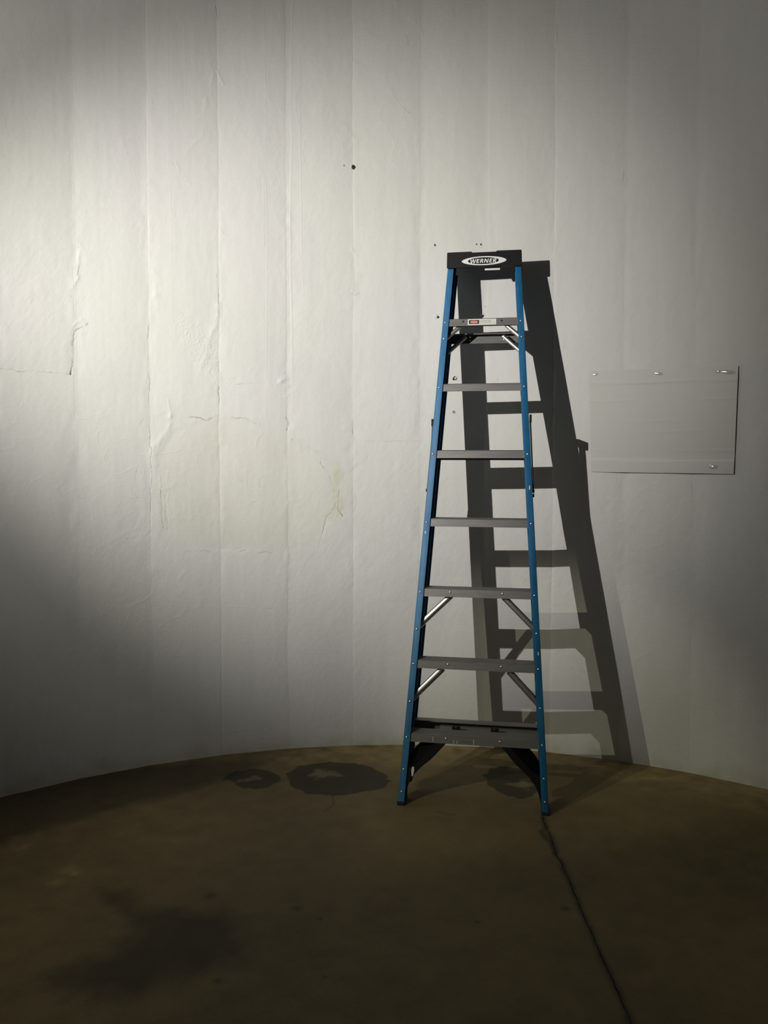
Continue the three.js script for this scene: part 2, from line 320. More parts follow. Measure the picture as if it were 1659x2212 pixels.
// drill holes and plugs left in the wall
const holeRim = std({ color: lin(0.55, 0.54, 0.51), roughness: 0.9 }), holeDark = std({ color: lin(0.018, 0.017, 0.016), roughness: 0.8 }), holeGrey = std({ color: lin(0.2, 0.19, 0.18), roughness: 0.7 });
function lumpyDisc(r, h, k, dish) {
  const pts = []; for (let i = 0; i <= 6; i++) { const t = i / 6; pts.push(new THREE.Vector2(r * t + 1e-5, h * (1 - t * t) * (dish ? t * 1.6 : 1))); }
  const g = new THREE.LatheGeometry(pts, 22), p = g.getAttribute('position');
  for (let i = 0; i < p.count; i++) { const a = Math.atan2(p.getZ(i), p.getX(i)), f = 1 + 0.28 * noise(Math.cos(a) * 1.6 + k * 9, Math.sin(a) * 1.6, 110); p.setX(i, p.getX(i) * f); p.setZ(i, p.getZ(i) * f); }
  g.computeVertexNormals(); g.rotateX(Math.PI / 2); return g;
}
[[-0.266, 2.925, 0.006, 'grey'], [-0.216, 2.92, 0.011, 'dark'], [0.185, 2.545, 0.008, 'chip'], [0.39, 2.543, 0.006, 'chip'], [0.411, 2.541, 0.008, 'chip'], [0.196, 2.196, 0.011, 'plug'], [0.417, 2.198, 0.011, 'plug'],
  [0.284, 1.889, 0.013, 'crescent'], [0.28, 1.723, 0.011, 'grey'], [0.496, 1.881, 0.009, 'faint'], [0.435, 2.239, 0.008, 'faint'], [0.759, 2.332, 0.006, 'faint']].forEach(([s, y, r, kind], n) => {
  const k = JOINTS.findIndex((v, i) => s >= v && s < JOINTS[i + 1]);
  const p = onWall(s, y, relief(s, y) + 0.0002), a = s / RM;
  const put = (name, g, m, du, dv, dw) => { const o = mesh(name, g, m, panels[k]); o.position.copy(p).add(V(Math.cos(a) * du - Math.sin(a) * dw, dv, Math.sin(a) * du + Math.cos(a) * dw)); o.rotation.y = -a; return o; };
  if (kind === 'dark') put('bolt_hole', lumpyDisc(r, 0.0022, n, true), holeDark, 0, 0, 0);
  else if (kind === 'faint') put('filled_hole', lumpyDisc(r * 0.8, 0.0014, n, true), holeRim, 0, 0, 0);
  else {
    put('hole_rim', lumpyDisc(r * 1.05, 0.0016, n, true), holeRim, 0, 0, 0);
    put('bolt_hole', lumpyDisc(r * (kind === 'crescent' ? 0.75 : 0.55), 0.0014, n + 40, true), kind === 'grey' ? holeGrey : holeDark, kind === 'plug' ? r * 0.55 : 0.001, kind === 'plug' ? -r * 0.3 : 0, 0.0016);
    if (kind === 'plug' || kind === 'crescent') put('plug', lumpyDisc(r * 0.55, 0.005, n + 80), holeRim, kind === 'crescent' ? r * 0.45 : -r * 0.1, r * 0.1, 0.0012);
  }
});

// ---------------------------------------------------------------- floor: one slab with an open crack, ceiling
const CRACK = [[0.655, -3.330], [0.650, -3.270], [0.652, -3.224], [0.653, -3.165], [0.648, -3.071], [0.644, -2.989], [0.648, -2.93], [0.648, -2.866], [0.648, -2.79], [0.645, -2.722], [0.645, -2.64], [0.643, -2.564], [0.644, -2.47], [0.642, -2.376], [0.645, -2.264], [0.643, -2.143], [0.643, -2.065], [0.639, -1.951], [0.640, -1.80], [0.636, -1.6], [0.638, -1.3]];
const FX0 = -2.6, FX1 = 2.74, FZ0 = -4.33, FZ1 = 1.01;
const floorMap = new Uint8Array(N * N * 4), floorBump = new Float32Array(N * N * 4);
{
  const ring = (pts, core) => ({ pts, core });
  const wet = [
    ring([[-0.746, -3.746], [-0.715, -3.852], [-0.621, -3.882], [-0.525, -3.834], [-0.470, -3.741], [-0.522, -3.653], [-0.580, -3.620], [-0.648, -3.653], [-0.678, -3.707]], [[-0.671, -3.724], [-0.626, -3.775], [-0.562, -3.787], [-0.577, -3.741], [-0.625, -3.707]]),
    ring([[-0.462, -3.799], [-0.424, -3.913], [-0.337, -3.944], [-0.271, -3.976], [-0.156, -3.951], [-0.065, -3.913], [0.002, -3.811], [0.027, -3.720], [-0.009, -3.643], [-0.081, -3.595], [-0.222, -3.548], [-0.347, -3.579], [-0.418, -3.664]], [[-0.358, -3.811], [-0.309, -3.870], [-0.241, -3.858], [-0.183, -3.799], [-0.246, -3.764], [-0.310, -3.753]]),
    ring([[0.469, -3.794], [0.502, -3.884], [0.562, -3.914], [0.647, -3.884], [0.725, -3.824], [0.699, -3.628], [0.652, -3.539], [0.587, -3.514], [0.525, -3.575], [0.484, -3.654]], [[0.572, -3.682], [0.647, -3.754], [0.682, -3.709], [0.671, -3.644], [0.616, -3.628]])];
  const darkBand = [[-2.5, -2.4], [-2.2, -2.3], [-1.75, -2.75], [-1.461, -3.061], [-1.334, -3.180], [-1.151, -3.345], [-0.948, -3.522], [-0.74, -3.70], [-0.56, -3.90], [-0.56, -4.02], [-0.75, -4.02], [-1.05, -3.97], [-1.25, -3.93], [-1.5, -3.75], [-2.6, -3.0]];  // outline of a darker band of floor along the left wall
  const grime = [[-0.957, -2.720], [-0.904, -2.751], [-0.805, -2.632], [-0.653, -2.632], [-0.526, -2.604], [-0.437, -2.523], [-0.439, -2.375], [-0.507, -2.306], [-0.671, -2.181], [-0.854, -2.161], [-0.971, -2.263], [-0.858, -2.351], [-0.786, -2.471]];
  const spots = [[-0.585, -2.706, 0.022], [-0.287, -2.627, 0.017], [-0.206, -2.563, 0.008], [-0.169, -2.263, 0.008], [-0.468, -2.246, 0.012], [0.594, -2.625, 0.012], [0.296, -2.545, 0.009], [0.026, -4.19, 0.03], [-0.307, -4.15, 0.025]];
  const pale = [[-1.145, -2.798, 0.022], [-1.137, -2.881, 0.03], [-1.10, -2.86, 0.015], [-1.373, -3.061, 0.03]];
  const loop = [[0.650, -3.237], [0.627, -3.195], [0.633, -3.134], [0.647, -3.071], [0.639, -3.007]];
  const hair = [[[-0.228, -3.548], [-0.213, -3.459], [-0.252, -3.392]], [[0.215, -3.379], [0.301, -3.356]]];
  for (let j = 0; j < N; j++) for (let i = 0; i < N; i++) {
    const o = j * N + i, x = FX0 + (i + 0.5) / N * (FX1 - FX0), z = FZ0 + (j + 0.5) / N * (FZ1 - FZ0);
    let r = 0.134, g = 0.100, b = 0.041;
    const c = fbm(x * 1.7, z * 1.7, 120, 4), f = fbm(x * 16, z * 16, 125, 3), ff = noise(x * 170, z * 170, 128);
    let m = 1 + 0.3 * c + 0.16 * f + 0.06 * ff, h = 0.0004 * c + 0.0004 * f + 0.00018 * ff;
    const w1 = 0.018 * fbm(x * 13, z * 13, 130, 2), w2 = 0.014 * fbm(x * 28, z * 28, 133, 2);
    for (const q of wet) {
      const [ax, az] = q.pts[0]; if (Math.abs(x - ax - 0.2) > 0.6 || Math.abs(z - az) > 0.5) continue;
      const d = polyDist(x, z, q.pts, true) + w2, e = polyDist(x, z, q.core, true) + w2 * 2.2;
      const a = smooth(0.006, -0.006, d) * (1 - 0.8 * smooth(0.012, -0.012, e));
      m *= 1 - 0.7 * a; if (e < 0) { const t = smooth(0, -0.03, e); r += 0.03 * t; g += 0.034 * t; b += 0.04 * t; }
    }
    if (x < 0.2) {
      const d = polyDist(x, z, darkBand, true) + w1 * 2; m *= 1 - 0.62 * smooth(0.03, -0.09, d) * (0.85 + 0.3 * f);
      const e = polyDist(x, z, grime, true) + w1 * 2.5; m *= 1 - 0.6 * smooth(0.08, -0.08, e);
    }
    for (const [sx, sz, sr] of spots) { const d = Math.hypot(x - sx, z - sz) / sr; if (d < 2.4) m *= 1 - 0.5 * Math.exp(-d * d * 0.9); }
    for (const [sx, sz, sr] of pale) { const d = Math.hypot(x - sx, z - sz) / sr + w2 * 40; if (d < 3) m *= 1 + 0.55 * Math.exp(-d * d); }
    if (x > 0.5 && x < 0.8) {
      const d = polyDist(x + w2 * 0.35, z, CRACK, false), wid = 0.5 + 0.5 * noise(z * 14, 3, 140);
      m *= 1 - 0.7 * Math.exp(-((d / (0.008 + 0.006 * wid)) ** 2));
      const e = polyDist(x + w2 * 0.6, z, loop, false); m *= 1 - 0.65 * Math.exp(-((e / 0.012) ** 2));
    }
    for (const q of hair) { const d = polyDist(x + w2 * 0.4, z, q, false); m *= 1 - 0.5 * Math.exp(-((d / 0.004) ** 2)); h -= 0.001 * Math.exp(-((d / 0.004) ** 2)); }
    // floor colour turns paler in a rim along the wall
    const edge = 2.57 - Math.hypot(x - CX, z - CZ); m *= 1 + 0.5 * smooth(0.40, 0.08, edge) * smooth(-1.0, -0.3, x) * (1 + f);
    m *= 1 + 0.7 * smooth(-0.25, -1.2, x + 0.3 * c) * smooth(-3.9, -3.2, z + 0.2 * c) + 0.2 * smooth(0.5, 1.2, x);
    r *= m; g *= m; b *= m;
    floorMap[o * 4] = enc(Math.min(1, r)); floorMap[o * 4 + 1] = enc(Math.min(1, g)); floorMap[o * 4 + 2] = enc(Math.min(1, b)); floorMap[o * 4 + 3] = 255;
    const v = 0.5 + h / 0.004; floorBump[o * 4] = floorBump[o * 4 + 1] = floorBump[o * 4 + 2] = v; floorBump[o * 4 + 3] = 1;
  }
}
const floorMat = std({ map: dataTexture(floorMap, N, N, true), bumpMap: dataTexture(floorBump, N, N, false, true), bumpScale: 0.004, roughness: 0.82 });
const under = std({ color: lin(0.045, 0.036, 0.018), roughness: 0.95 });
{
  const floor = new THREE.Group(); floor.name = 'floor'; floor.userData.kind = 'structure'; scene.add(floor);
  const sh = new THREE.Shape(); sh.absarc(CX, -CZ, 2.70, 0, Math.PI * 2, false);
  const hole = new THREE.Path(), L = [], Rr = [];
  for (let n = 0; n < CRACK.length - 1; n++) for (let q = 0; q < 5; q++) {
    const [ax, az] = CRACK[n], [bx, bz] = CRACK[n + 1], t = q / 5, x = ax + (bx - ax) * t + 0.0015 * noise(n * 5 + q, 1, 150), z = az + (bz - az) * t;
    const w = 0.0014 + 0.0008 * noise((n * 5 + q) * 0.7, 2, 151); L.push([x - w, z]); Rr.push([x + w, z]);
  }
  const out = [...L, ...Rr.reverse()]; out.forEach(([x, z], i) => i ? hole.lineTo(x, -z) : hole.moveTo(x, -z)); hole.closePath(); sh.holes.push(hole);
  const g = new THREE.ExtrudeGeometry(sh, { depth: 0.03, bevelEnabled: false, curveSegments: 96 }); g.rotateX(-Math.PI / 2); g.translate(0, -0.03, 0);
  const p = g.getAttribute('position'), uv = new Float32Array(p.count * 2);
  for (let i = 0; i < p.count; i++) { uv[i * 2] = (p.getX(i) - FX0) / (FX1 - FX0); uv[i * 2 + 1] = (p.getZ(i) - FZ0) / (FZ1 - FZ0); }
  g.setAttribute('uv', new THREE.BufferAttribute(uv, 2));
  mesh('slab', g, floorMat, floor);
  const b = new THREE.CylinderGeometry(2.70, 2.70, 0.12, 96); b.translate(CX, -0.09 - 0.0005, CZ); mesh('subfloor', b, under, floor);
}
const ceil = mesh('ceiling', new THREE.CylinderGeometry(2.7, 2.7, 0.15, 64).translate(CX, WALL_H + 0.075, CZ), std({ color: lin(0.10, 0.098, 0.095), roughness: 0.9 }));
ceil.userData.kind = 'structure';
// ---------------------------------------------------------------- the stepladder, closed and leaning on the wall
const ladder = new THREE.Group(); ladder.name = 'step_ladder';
ladder.position.set(0.36998, 0.0035, -3.39626); ladder.rotation.set(-0.21446, -0.17312, -0.00403, 'YXZ'); scene.add(ladder);
ladder.userData = { label: 'tall closed stepladder with blue rails and grey metal steps leaning against the curved white wall', category: 'ladder' };
const LEAN = 0.21446, WF = 0.3188, WT = 0.1704, halfW = (v) => WF + (WT - WF) * v / 2.44, STEP = (k) => 0.2801 + 0.314 * k;
// materials
function speckle(k, base, amp, sx, sy, n = 256) {
  const d = new Uint8Array(n * n * 4);
  for (let j = 0; j < n; j++) for (let i = 0; i < n; i++) { const q = 1 + amp * (fbm(i / sx, j / sy, k, 3) + 0.4 * noise(i / 1.5, j / 2, k + 9)), o = (j * n + i) * 4; for (let c = 0; c < 3; c++) d[o + c] = enc(Math.min(1, Math.max(0, base[c] * q))); d[o + 3] = 255; }
  const t = dataTexture(d, n, n, true); t.wrapS = t.wrapT = THREE.RepeatWrapping; return t;
}
const blue = std({ map: speckle(200, [0.005, 0.108, 0.245], 0.22, 9, 40), roughness: 0.55 });
const alu = std({ map: speckle(210, [0.165, 0.162, 0.153], 0.16, 60, 7), roughness: 0.5, metalness: 0.45 });
const shiny = std({ color: lin(0.5, 0.49, 0.47), roughness: 0.3, metalness: 0.95 });
const dullMetal = std({ color: lin(0.42, 0.41, 0.40), roughness: 0.38, metalness: 0.9 });
const bolt = std({ color: lin(0.72, 0.72, 0.7), roughness: 0.22, metalness: 0.9 });
const black = new THREE.MeshPhysicalMaterial({ color: lin(0.008, 0.008, 0.0085), roughness: 0.5, specularIntensity: 0.3 });
const rubber = std({ color: lin(0.012, 0.012, 0.012), roughness: 0.85 });
const white = std({ color: lin(0.66, 0.66, 0.63), roughness: 0.55 });
const darkSteel = std({ color: lin(0.05, 0.045, 0.04), roughness: 0.5, metalness: 0.6 });

function shapeOf(pts) { const s = new THREE.Shape(); pts.forEach(([x, y], i) => i ? s.lineTo(x, y) : s.moveTo(x, y)); s.closePath(); return s; }
function metreUV(g, su = 1, sv = 1) {                    // box-mapped uv in metres along the ladder's own axes
  const p = g.getAttribute('position'), n = g.getAttribute('normal'), uv = new Float32Array(p.count * 2);
  for (let i = 0; i < p.count; i++) { const x = p.getX(i), y = p.getY(i), z = p.getZ(i); const ax = Math.abs(n.getX(i)) > 0.7; uv[i * 2] = (ax ? z : x) * su; uv[i * 2 + 1] = (Math.abs(n.getY(i)) > 0.7 ? z : y) * sv; }
  g.setAttribute('uv', new THREE.BufferAttribute(uv, 2)); return g;
}
function bar(ax, ay, az, bx, by, bz, profile, bevel = 0.001) {   // profile swept from a to b, its x across, its y towards +w
  const A = V(ax, ay, az), B = V(bx, by, bz), d = B.clone().sub(A), L = d.length(); d.normalize();
  const g = new THREE.ExtrudeGeometry(shapeOf(profile), { depth: L - 2 * bevel, bevelEnabled: true, bevelSize: bevel, bevelThickness: bevel, bevelOffset: -bevel, bevelSegments: 2 }); g.translate(0, 0, bevel);
  const W = V(0, 0, 1), X = W.clone().cross(d).normalize(), Y = d.clone().cross(X);
  g.applyMatrix4(new THREE.Matrix4().makeBasis(X, Y, d).setPosition(A)); return metreUV(g, 3, 3);
}
const rect = (x0, x1, y0, y1) => [[x0, y0], [x1, y0], [x1, y1], [x0, y1]];

// rails: C channels with rounded corners, their open side inwards, cut level at the foot
function railGeometry(sd, wFront, depth, flange, thick, v0, v1, inset) {
  const r = 0.004, o = 0, i = -flange, b = wFront - depth, P = [];
  const arc = (cx, cy, a0, a1, rr) => { for (let q = 0; q <= 4; q++) { const a = a0 + (a1 - a0) * q / 4; P.push([cx + rr * Math.cos(a), cy + rr * Math.sin(a)]); } };
  P.push([i, wFront]); arc(o - r, wFront - r, Math.PI / 2, 0, r); arc(o - r, b + r, 0, -Math.PI / 2, r); P.push([i, b]);
  P.push([i, b + thick], [o - thick, b + thick], [o - thick, wFront - thick], [i, wFront - thick]);
  const g = new THREE.ExtrudeGeometry(shapeOf(P), { depth: 1, bevelEnabled: false, steps: 12 }), p = g.getAttribute('position');
  for (let k = 0; k < p.count; k++) {
    const x = p.getX(k), w = p.getY(k), t = p.getZ(k);
    let v = v0 + (v1 - v0) * t; if (t < 1e-6) v += -w * Math.tan(LEAN);
    p.setXYZ(k, sd * (halfW(v) - inset + x), v, w);
  }
  if (sd < 0) { const id = g.index; if (id) { for (let k = 0; k < id.count; k += 3) { const a = id.getX(k); id.setX(k, id.getX(k + 1)); id.setX(k + 1, a); } } else for (let k = 0; k < p.count; k += 3) { for (const c of ['X', 'Y', 'Z']) { const a = p['get' + c](k); p['set' + c](k, p['get' + c](k + 1)); p['set' + c](k + 1, a); } } }
  // extrusion runs along z there and along v here: turn the winding once more
  for (let k = 0; k < p.count; k += 3) { for (const c of ['X', 'Y', 'Z']) { const a = p['get' + c](k); p['set' + c](k, p['get' + c](k + 1)); p['set' + c](k + 1, a); } }
  return metreUV(toCreasedNormals(g, 0.6), 3, 3);
}
const rivetGeo = new THREE.LatheGeometry([[0.0001, 0.0032], [0.0025, 0.0029], [0.0044, 0.0018], [0.0052, 0.0004], [0.0052, -0.001]].map((q) => new THREE.Vector2(...q)), 16).rotateX(Math.PI / 2);
function rivet(parent, u, v, w, m = bolt) { const o = mesh('rivet', rivetGeo, m, parent); o.position.set(u, v, w); return o; }

for (const sd of [-1, 1]) {
  const front = mesh('front_rail', railGeometry(sd, 0, 0.082, 0.0285, 0.0045, 0.012, 2.46, 0), blue, ladder);
  for (let k = 0; k < 7; k++) rivet(front, sd * (halfW(STEP(k)) - 0.0135), STEP(k), 0);
  for (const v of [0.745, 0.432, 0.145, 0.052, 2.086, 2.3].slice(0, 5)) rivet(front, sd * (halfW(v) - 0.0135), v, 0);
  const rear = mesh('rear_rail', railGeometry(sd, -0.09, 0.09, 0.024, 0.004, 0.075, 2.478, 0.006), blue, ladder);
  const shoe = new RoundedBoxGeometry(0.034, 0.014, 0.088, 3, 0.003); shoe.rotateX(LEAN); shoe.translate(sd * (halfW(0.01) - 0.0145), 0.0125, -0.041); mesh('foot', shoe, rubber, ladder, 'black rubber foot');
  const rs = new RoundedBoxGeometry(0.034, 0.035, 0.07, 3, 0.005); rs.rotateX(LEAN); rs.translate(sd * (halfW(0.08) - 0.02), 0.098, -0.158); mesh('foot', rs, rubber, ladder, 'black rubber foot');
}
// white scuffs on the rails
for (const [u, v, r] of [[0.222, 1.385, 0.0095], [-0.236, 1.175, 0.006], [0.268, 0.66, 0.007]]) {
  const pts = []; for (let i = 0; i < 10; i++) { const a = i / 10 * Math.PI * 2, f = 1 + 0.4 * noise(i * 1.7, v * 30, 230); pts.push([Math.cos(a) * 0.0024 * f, Math.sin(a) * r * f]); }
  const g = new THREE.ExtrudeGeometry(shapeOf(pts), { depth: 0.0004, bevelEnabled: false }); g.translate(u, v, -0.0001); mesh('paint_mark', g, white, ladder, 'white scuff of paint');
}

// steps: bent channels, level tread with grip ridges, front and rear flange
function stepGeometry(k) {
  const v = STEP(k), hw = halfW(v) - 0.006, T = LEAN + 0.03, c = Math.cos(T), s = Math.sin(T);
  const P = [], yt = 0.0175, D = 0.072;                   // profile in (w, v) about the flange centre
  const tread = (d, up) => [-0.006 - d * c - up * s * -1 * 0, yt + d * s + up * c];
  P.push([-0.0055, -0.0175], [-0.0055, yt - 0.002], [-0.0065, yt]);
  for (let q = 0; q < 9; q++) { const d = 0.004 + q * (D - 0.008) / 9, e = (D - 0.008) / 9; P.push(tread(d, 0), tread(d + e * 0.25, 0.0014), tread(d + e * 0.6, 0.0014), tread(d + e * 0.85, 0)); }
  const back = tread(D, 0); P.push(back, [back[0], back[1] - 0.028], [back[0] + 0.002, back[1] - 0.028], [back[0] + 0.002, back[1] - 0.0035], [-0.0078, yt - 0.003], [-0.0078, -0.0175]);
  const g = new THREE.ExtrudeGeometry(shapeOf(P), { depth: 2 * hw, bevelEnabled: false }); g.translate(0, 0, -hw);
  g.rotateY(-Math.PI / 2);                                // profile x -> +z?, z -> -x
  const p = g.getAttribute('position'); for (let i = 0; i < p.count; i++) { p.setXYZ(i, p.getX(i), p.getY(i) + v, p.getZ(i)); }
  return metreUV(toCreasedNormals(g, 0.4), 3, 3);
}
const steps = [];
for (let k = 0; k < 7; k++) steps.push(mesh('step', stepGeometry(k), alu, ladder));
for (const k of [0, 1, 2, 6]) for (const u of k === 6 ? [-0.092, 0.085] : [-0.118, 0.112]) rivet(steps[k], u, STEP(k) + 0.004, -0.0055, k === 6 ? darkSteel : bolt);
// scuffs of paint on the lowest step
for (const [u, v, r] of [[-0.175, 0.279, 0.011], [-0.085, 0.272, 0.007], [-0.071, 0.272, 0.007], [0.0, 0.276, 0.012]]) {
  const g = new THREE.ExtrudeGeometry(shapeOf([[-0.002, -r], [0.0015, -r], [0.0025, r * 0.8], [-0.001, r]]), { depth: 0.0004, bevelEnabled: false }); g.translate(u, v, -0.0056); mesh('paint_mark', g, std({ color: lin(0.42, 0.41, 0.39), roughness: 0.7 }), steps[0]);
}
// diagonal braces under the steps
function braceProfile(r, deep) {
  const P = []; for (let q = 0; q <= 8; q++) { const a = q / 8 * Math.PI; P.push([r * Math.cos(a), r * 0.55 * Math.sin(a)]); }
  return [...P, [-r, -deep], [-r + 0.003, -deep], [-r + 0.003, 0], [r - 0.003, 0], [r - 0.003, -deep], [r, -deep]];
}
for (const sd of [-1, 1]) {
  mesh('brace', bar(sd * 0.143, 0.580, -0.03, sd * 0.280, 0.439, -0.03, braceProfile(0.0138, 0.016)), shiny, ladder);
  mesh('brace', bar(sd * 0.115, 0.900, -0.03, sd * 0.262, 0.755, -0.03, braceProfile(0.0130, 0.016)), shiny, ladder);
  mesh('brace', bar(sd * 0.105, STEP(6) - 0.006, -0.03, sd * (halfW(2.095) - 0.010), 2.090, -0.03, braceProfile(0.0085, 0.01)), dullMetal, ladder);
  mesh('brace', bar(sd * 0.088, 2.144, -0.13, sd * (halfW(2.07) - 0.016), 2.062, -0.13, braceProfile(0.0085, 0.01)), dullMetal, ladder);
}
// wide black gussets under the lowest step: a front flange and a slanting web that run down along the rail
const GI = [[0.118, 0.263], [0.140, 0.238], [0.176, 0.198], [0.224, 0.156], [0.259, 0.115], [0.278, 0.072], [0.287, 0.03]];
const GF = [[0.155, 0.263], [0.178, 0.238], [0.212, 0.203], [0.250, 0.168], [0.284, 0.145], [0.290, 0.09], [0.292, 0.03]];
const GB = [[0.230, 0.263], [0.245, 0.246], [0.266, 0.222], [0.281, 0.195], [0.289, 0.155], [0.291, 0.09], [0.292, 0.03]];
function gusset(sd) {
  const crv = (A, w) => new THREE.CatmullRomCurve3(A.map(([u, v]) => V(sd * u, v, w)), false, 'centripetal');
  const C = [crv(GI, -0.010), crv(GI, -0.0075), crv(GF, -0.0075), crv(GF, -0.010), crv(GB, -0.076), crv(GB.map(([u, v]) => [u - 0.004, v - 0.004]), -0.078), crv(GF.map(([u, v]) => [u - 0.004, v - 0.004]), -0.012)];
  const n = 28, m = C.length, pos = [], idx = [];
  for (let i = 0; i <= n; i++) for (const c of C) { const q = c.getPoint(i / n); pos.push(q.x, q.y, q.z); }
  for (let i = 0; i < n; i++) for (let k = 0; k < m; k++) { const A = i * m + k, B = i * m + (k + 1) % m, Cc = A + m, D = B + m; sd > 0 ? idx.push(A, B, D, A, D, Cc) : idx.push(A, D, B, A, Cc, D); }
  for (let k = 1; k < m - 1; k++) { const e = n * m; sd > 0 ? idx.push(0, k + 1, k, e, e + k, e + k + 1) : idx.push(0, k, k + 1, e, e + k + 1, e + k); }
  const g = new THREE.BufferGeometry(); g.setAttribute('position', new THREE.Float32BufferAttribute(pos, 3)); g.setIndex(idx);
  const c = toCreasedNormals(g, 0.6); c.setAttribute('uv', new THREE.Float32BufferAttribute(new Float32Array(c.getAttribute('position').count * 2), 2)); return c;
}
for (const sd of [-1, 1]) {
  const gs = mesh('gusset', gusset(sd), black, ladder, 'wide black corner brace');
  if (sd < 0) { const g = new THREE.ExtrudeGeometry(shapeOf([[-0.004, -0.02], [0.001, -0.021], [0.006, 0.004], [0.005, 0.018], [-0.002, 0.02], [-0.006, 0.006]]), { depth: 0.0006, bevelEnabled: false }); g.translate(-0.258, 0.139, -0.0073); mesh('paint_mark', g, white, gs, 'white splash of paint'); }
}
// rear cross bars: angle profiles with a lip
function crossBar(v, hgt, w) {
  const hw = halfW(v) - 0.014, k = 0.042, P = [[w, v - 0.0045], [w, v], [w - k, v + k * 0.22], [w - k, v - hgt], [w - k + 0.003, v - hgt], [w - k + 0.003, v + k * 0.22 - 0.004], [w - 0.003, v - 0.0030], [w - 0.003, v - 0.0045]].reverse();
  const g = new THREE.ExtrudeGeometry(shapeOf(P), { depth: 2 * hw, bevelEnabled: false }); g.translate(0, 0, -hw); g.rotateY(-Math.PI / 2); return metreUV(toCreasedNormals(g, 0.4), 3, 3);
}
const rb0 = mesh('cross_bar', crossBar(2.158, 0.036, -0.131), alu, ladder), rb1 = mesh('cross_bar', crossBar(0.343, 0.050, -0.131), alu, ladder);
mesh('cross_bar', crossBar(1.583, 0.036, -0.131), alu, ladder);
for (const [u, b, v] of [[-0.07, rb0, 2.14], [0.092, rb0, 2.14]]) rivet(b, u, v, -0.170);
for (const u of [-0.085, 0.085]) { const g = new RoundedBoxGeometry(0.034, 0.022, 0.03, 2, 0.003); g.translate(u, 0.316, -0.118); mesh('clip', g, black, ladder, 'black clip behind the lowest step'); rivet(ladder, u, 0.322, -0.103, darkSteel); }

// folded spreaders on the outer faces of the rails: two flat bars hinged at a lock that stands forward of the rail
for (const sd of [-1, 1]) {
  const wide = sd > 0 ? 0.021 : 0.010, w1 = sd > 0 ? 0.024 : -0.034, at = (v, out) => sd * (halfW(v) + out);
  const flat = (h) => rect(-0.0018, 0.0018, -h, h);
  const sp = mesh('spreader', bar(at(1.37, 0.003), 1.37, -0.036, at(1.692, 0.003), 1.692, w1, flat(wide), 0.0008), darkSteel, ladder, 'dark folded spreader bar');
  mesh('spreader', bar(at(1.37, 0.0070), 1.37, -0.150, at(1.692, 0.0070), 1.692, w1 - 0.004, flat(0.010), 0.0008), darkSteel, ladder, 'dark folded spreader bar');
  const lock = new RoundedBoxGeometry(0.010, 0.034, sd > 0 ? 0.072 : 0.035, 3, 0.003); lock.rotateX(0.2); lock.translate(at(1.692, 0.0065), 1.692, w1 - 0.002); mesh('spreader_lock', lock, black, sp, 'black plastic spreader lock');
  for (const w of [-0.036, -0.150]) { const pv = new THREE.CylinderGeometry(0.007, 0.007, 0.010, 16).rotateZ(Math.PI / 2); pv.translate(at(1.375, 0.004), 1.375, w); mesh('pivot', pv, darkSteel, sp); }
}

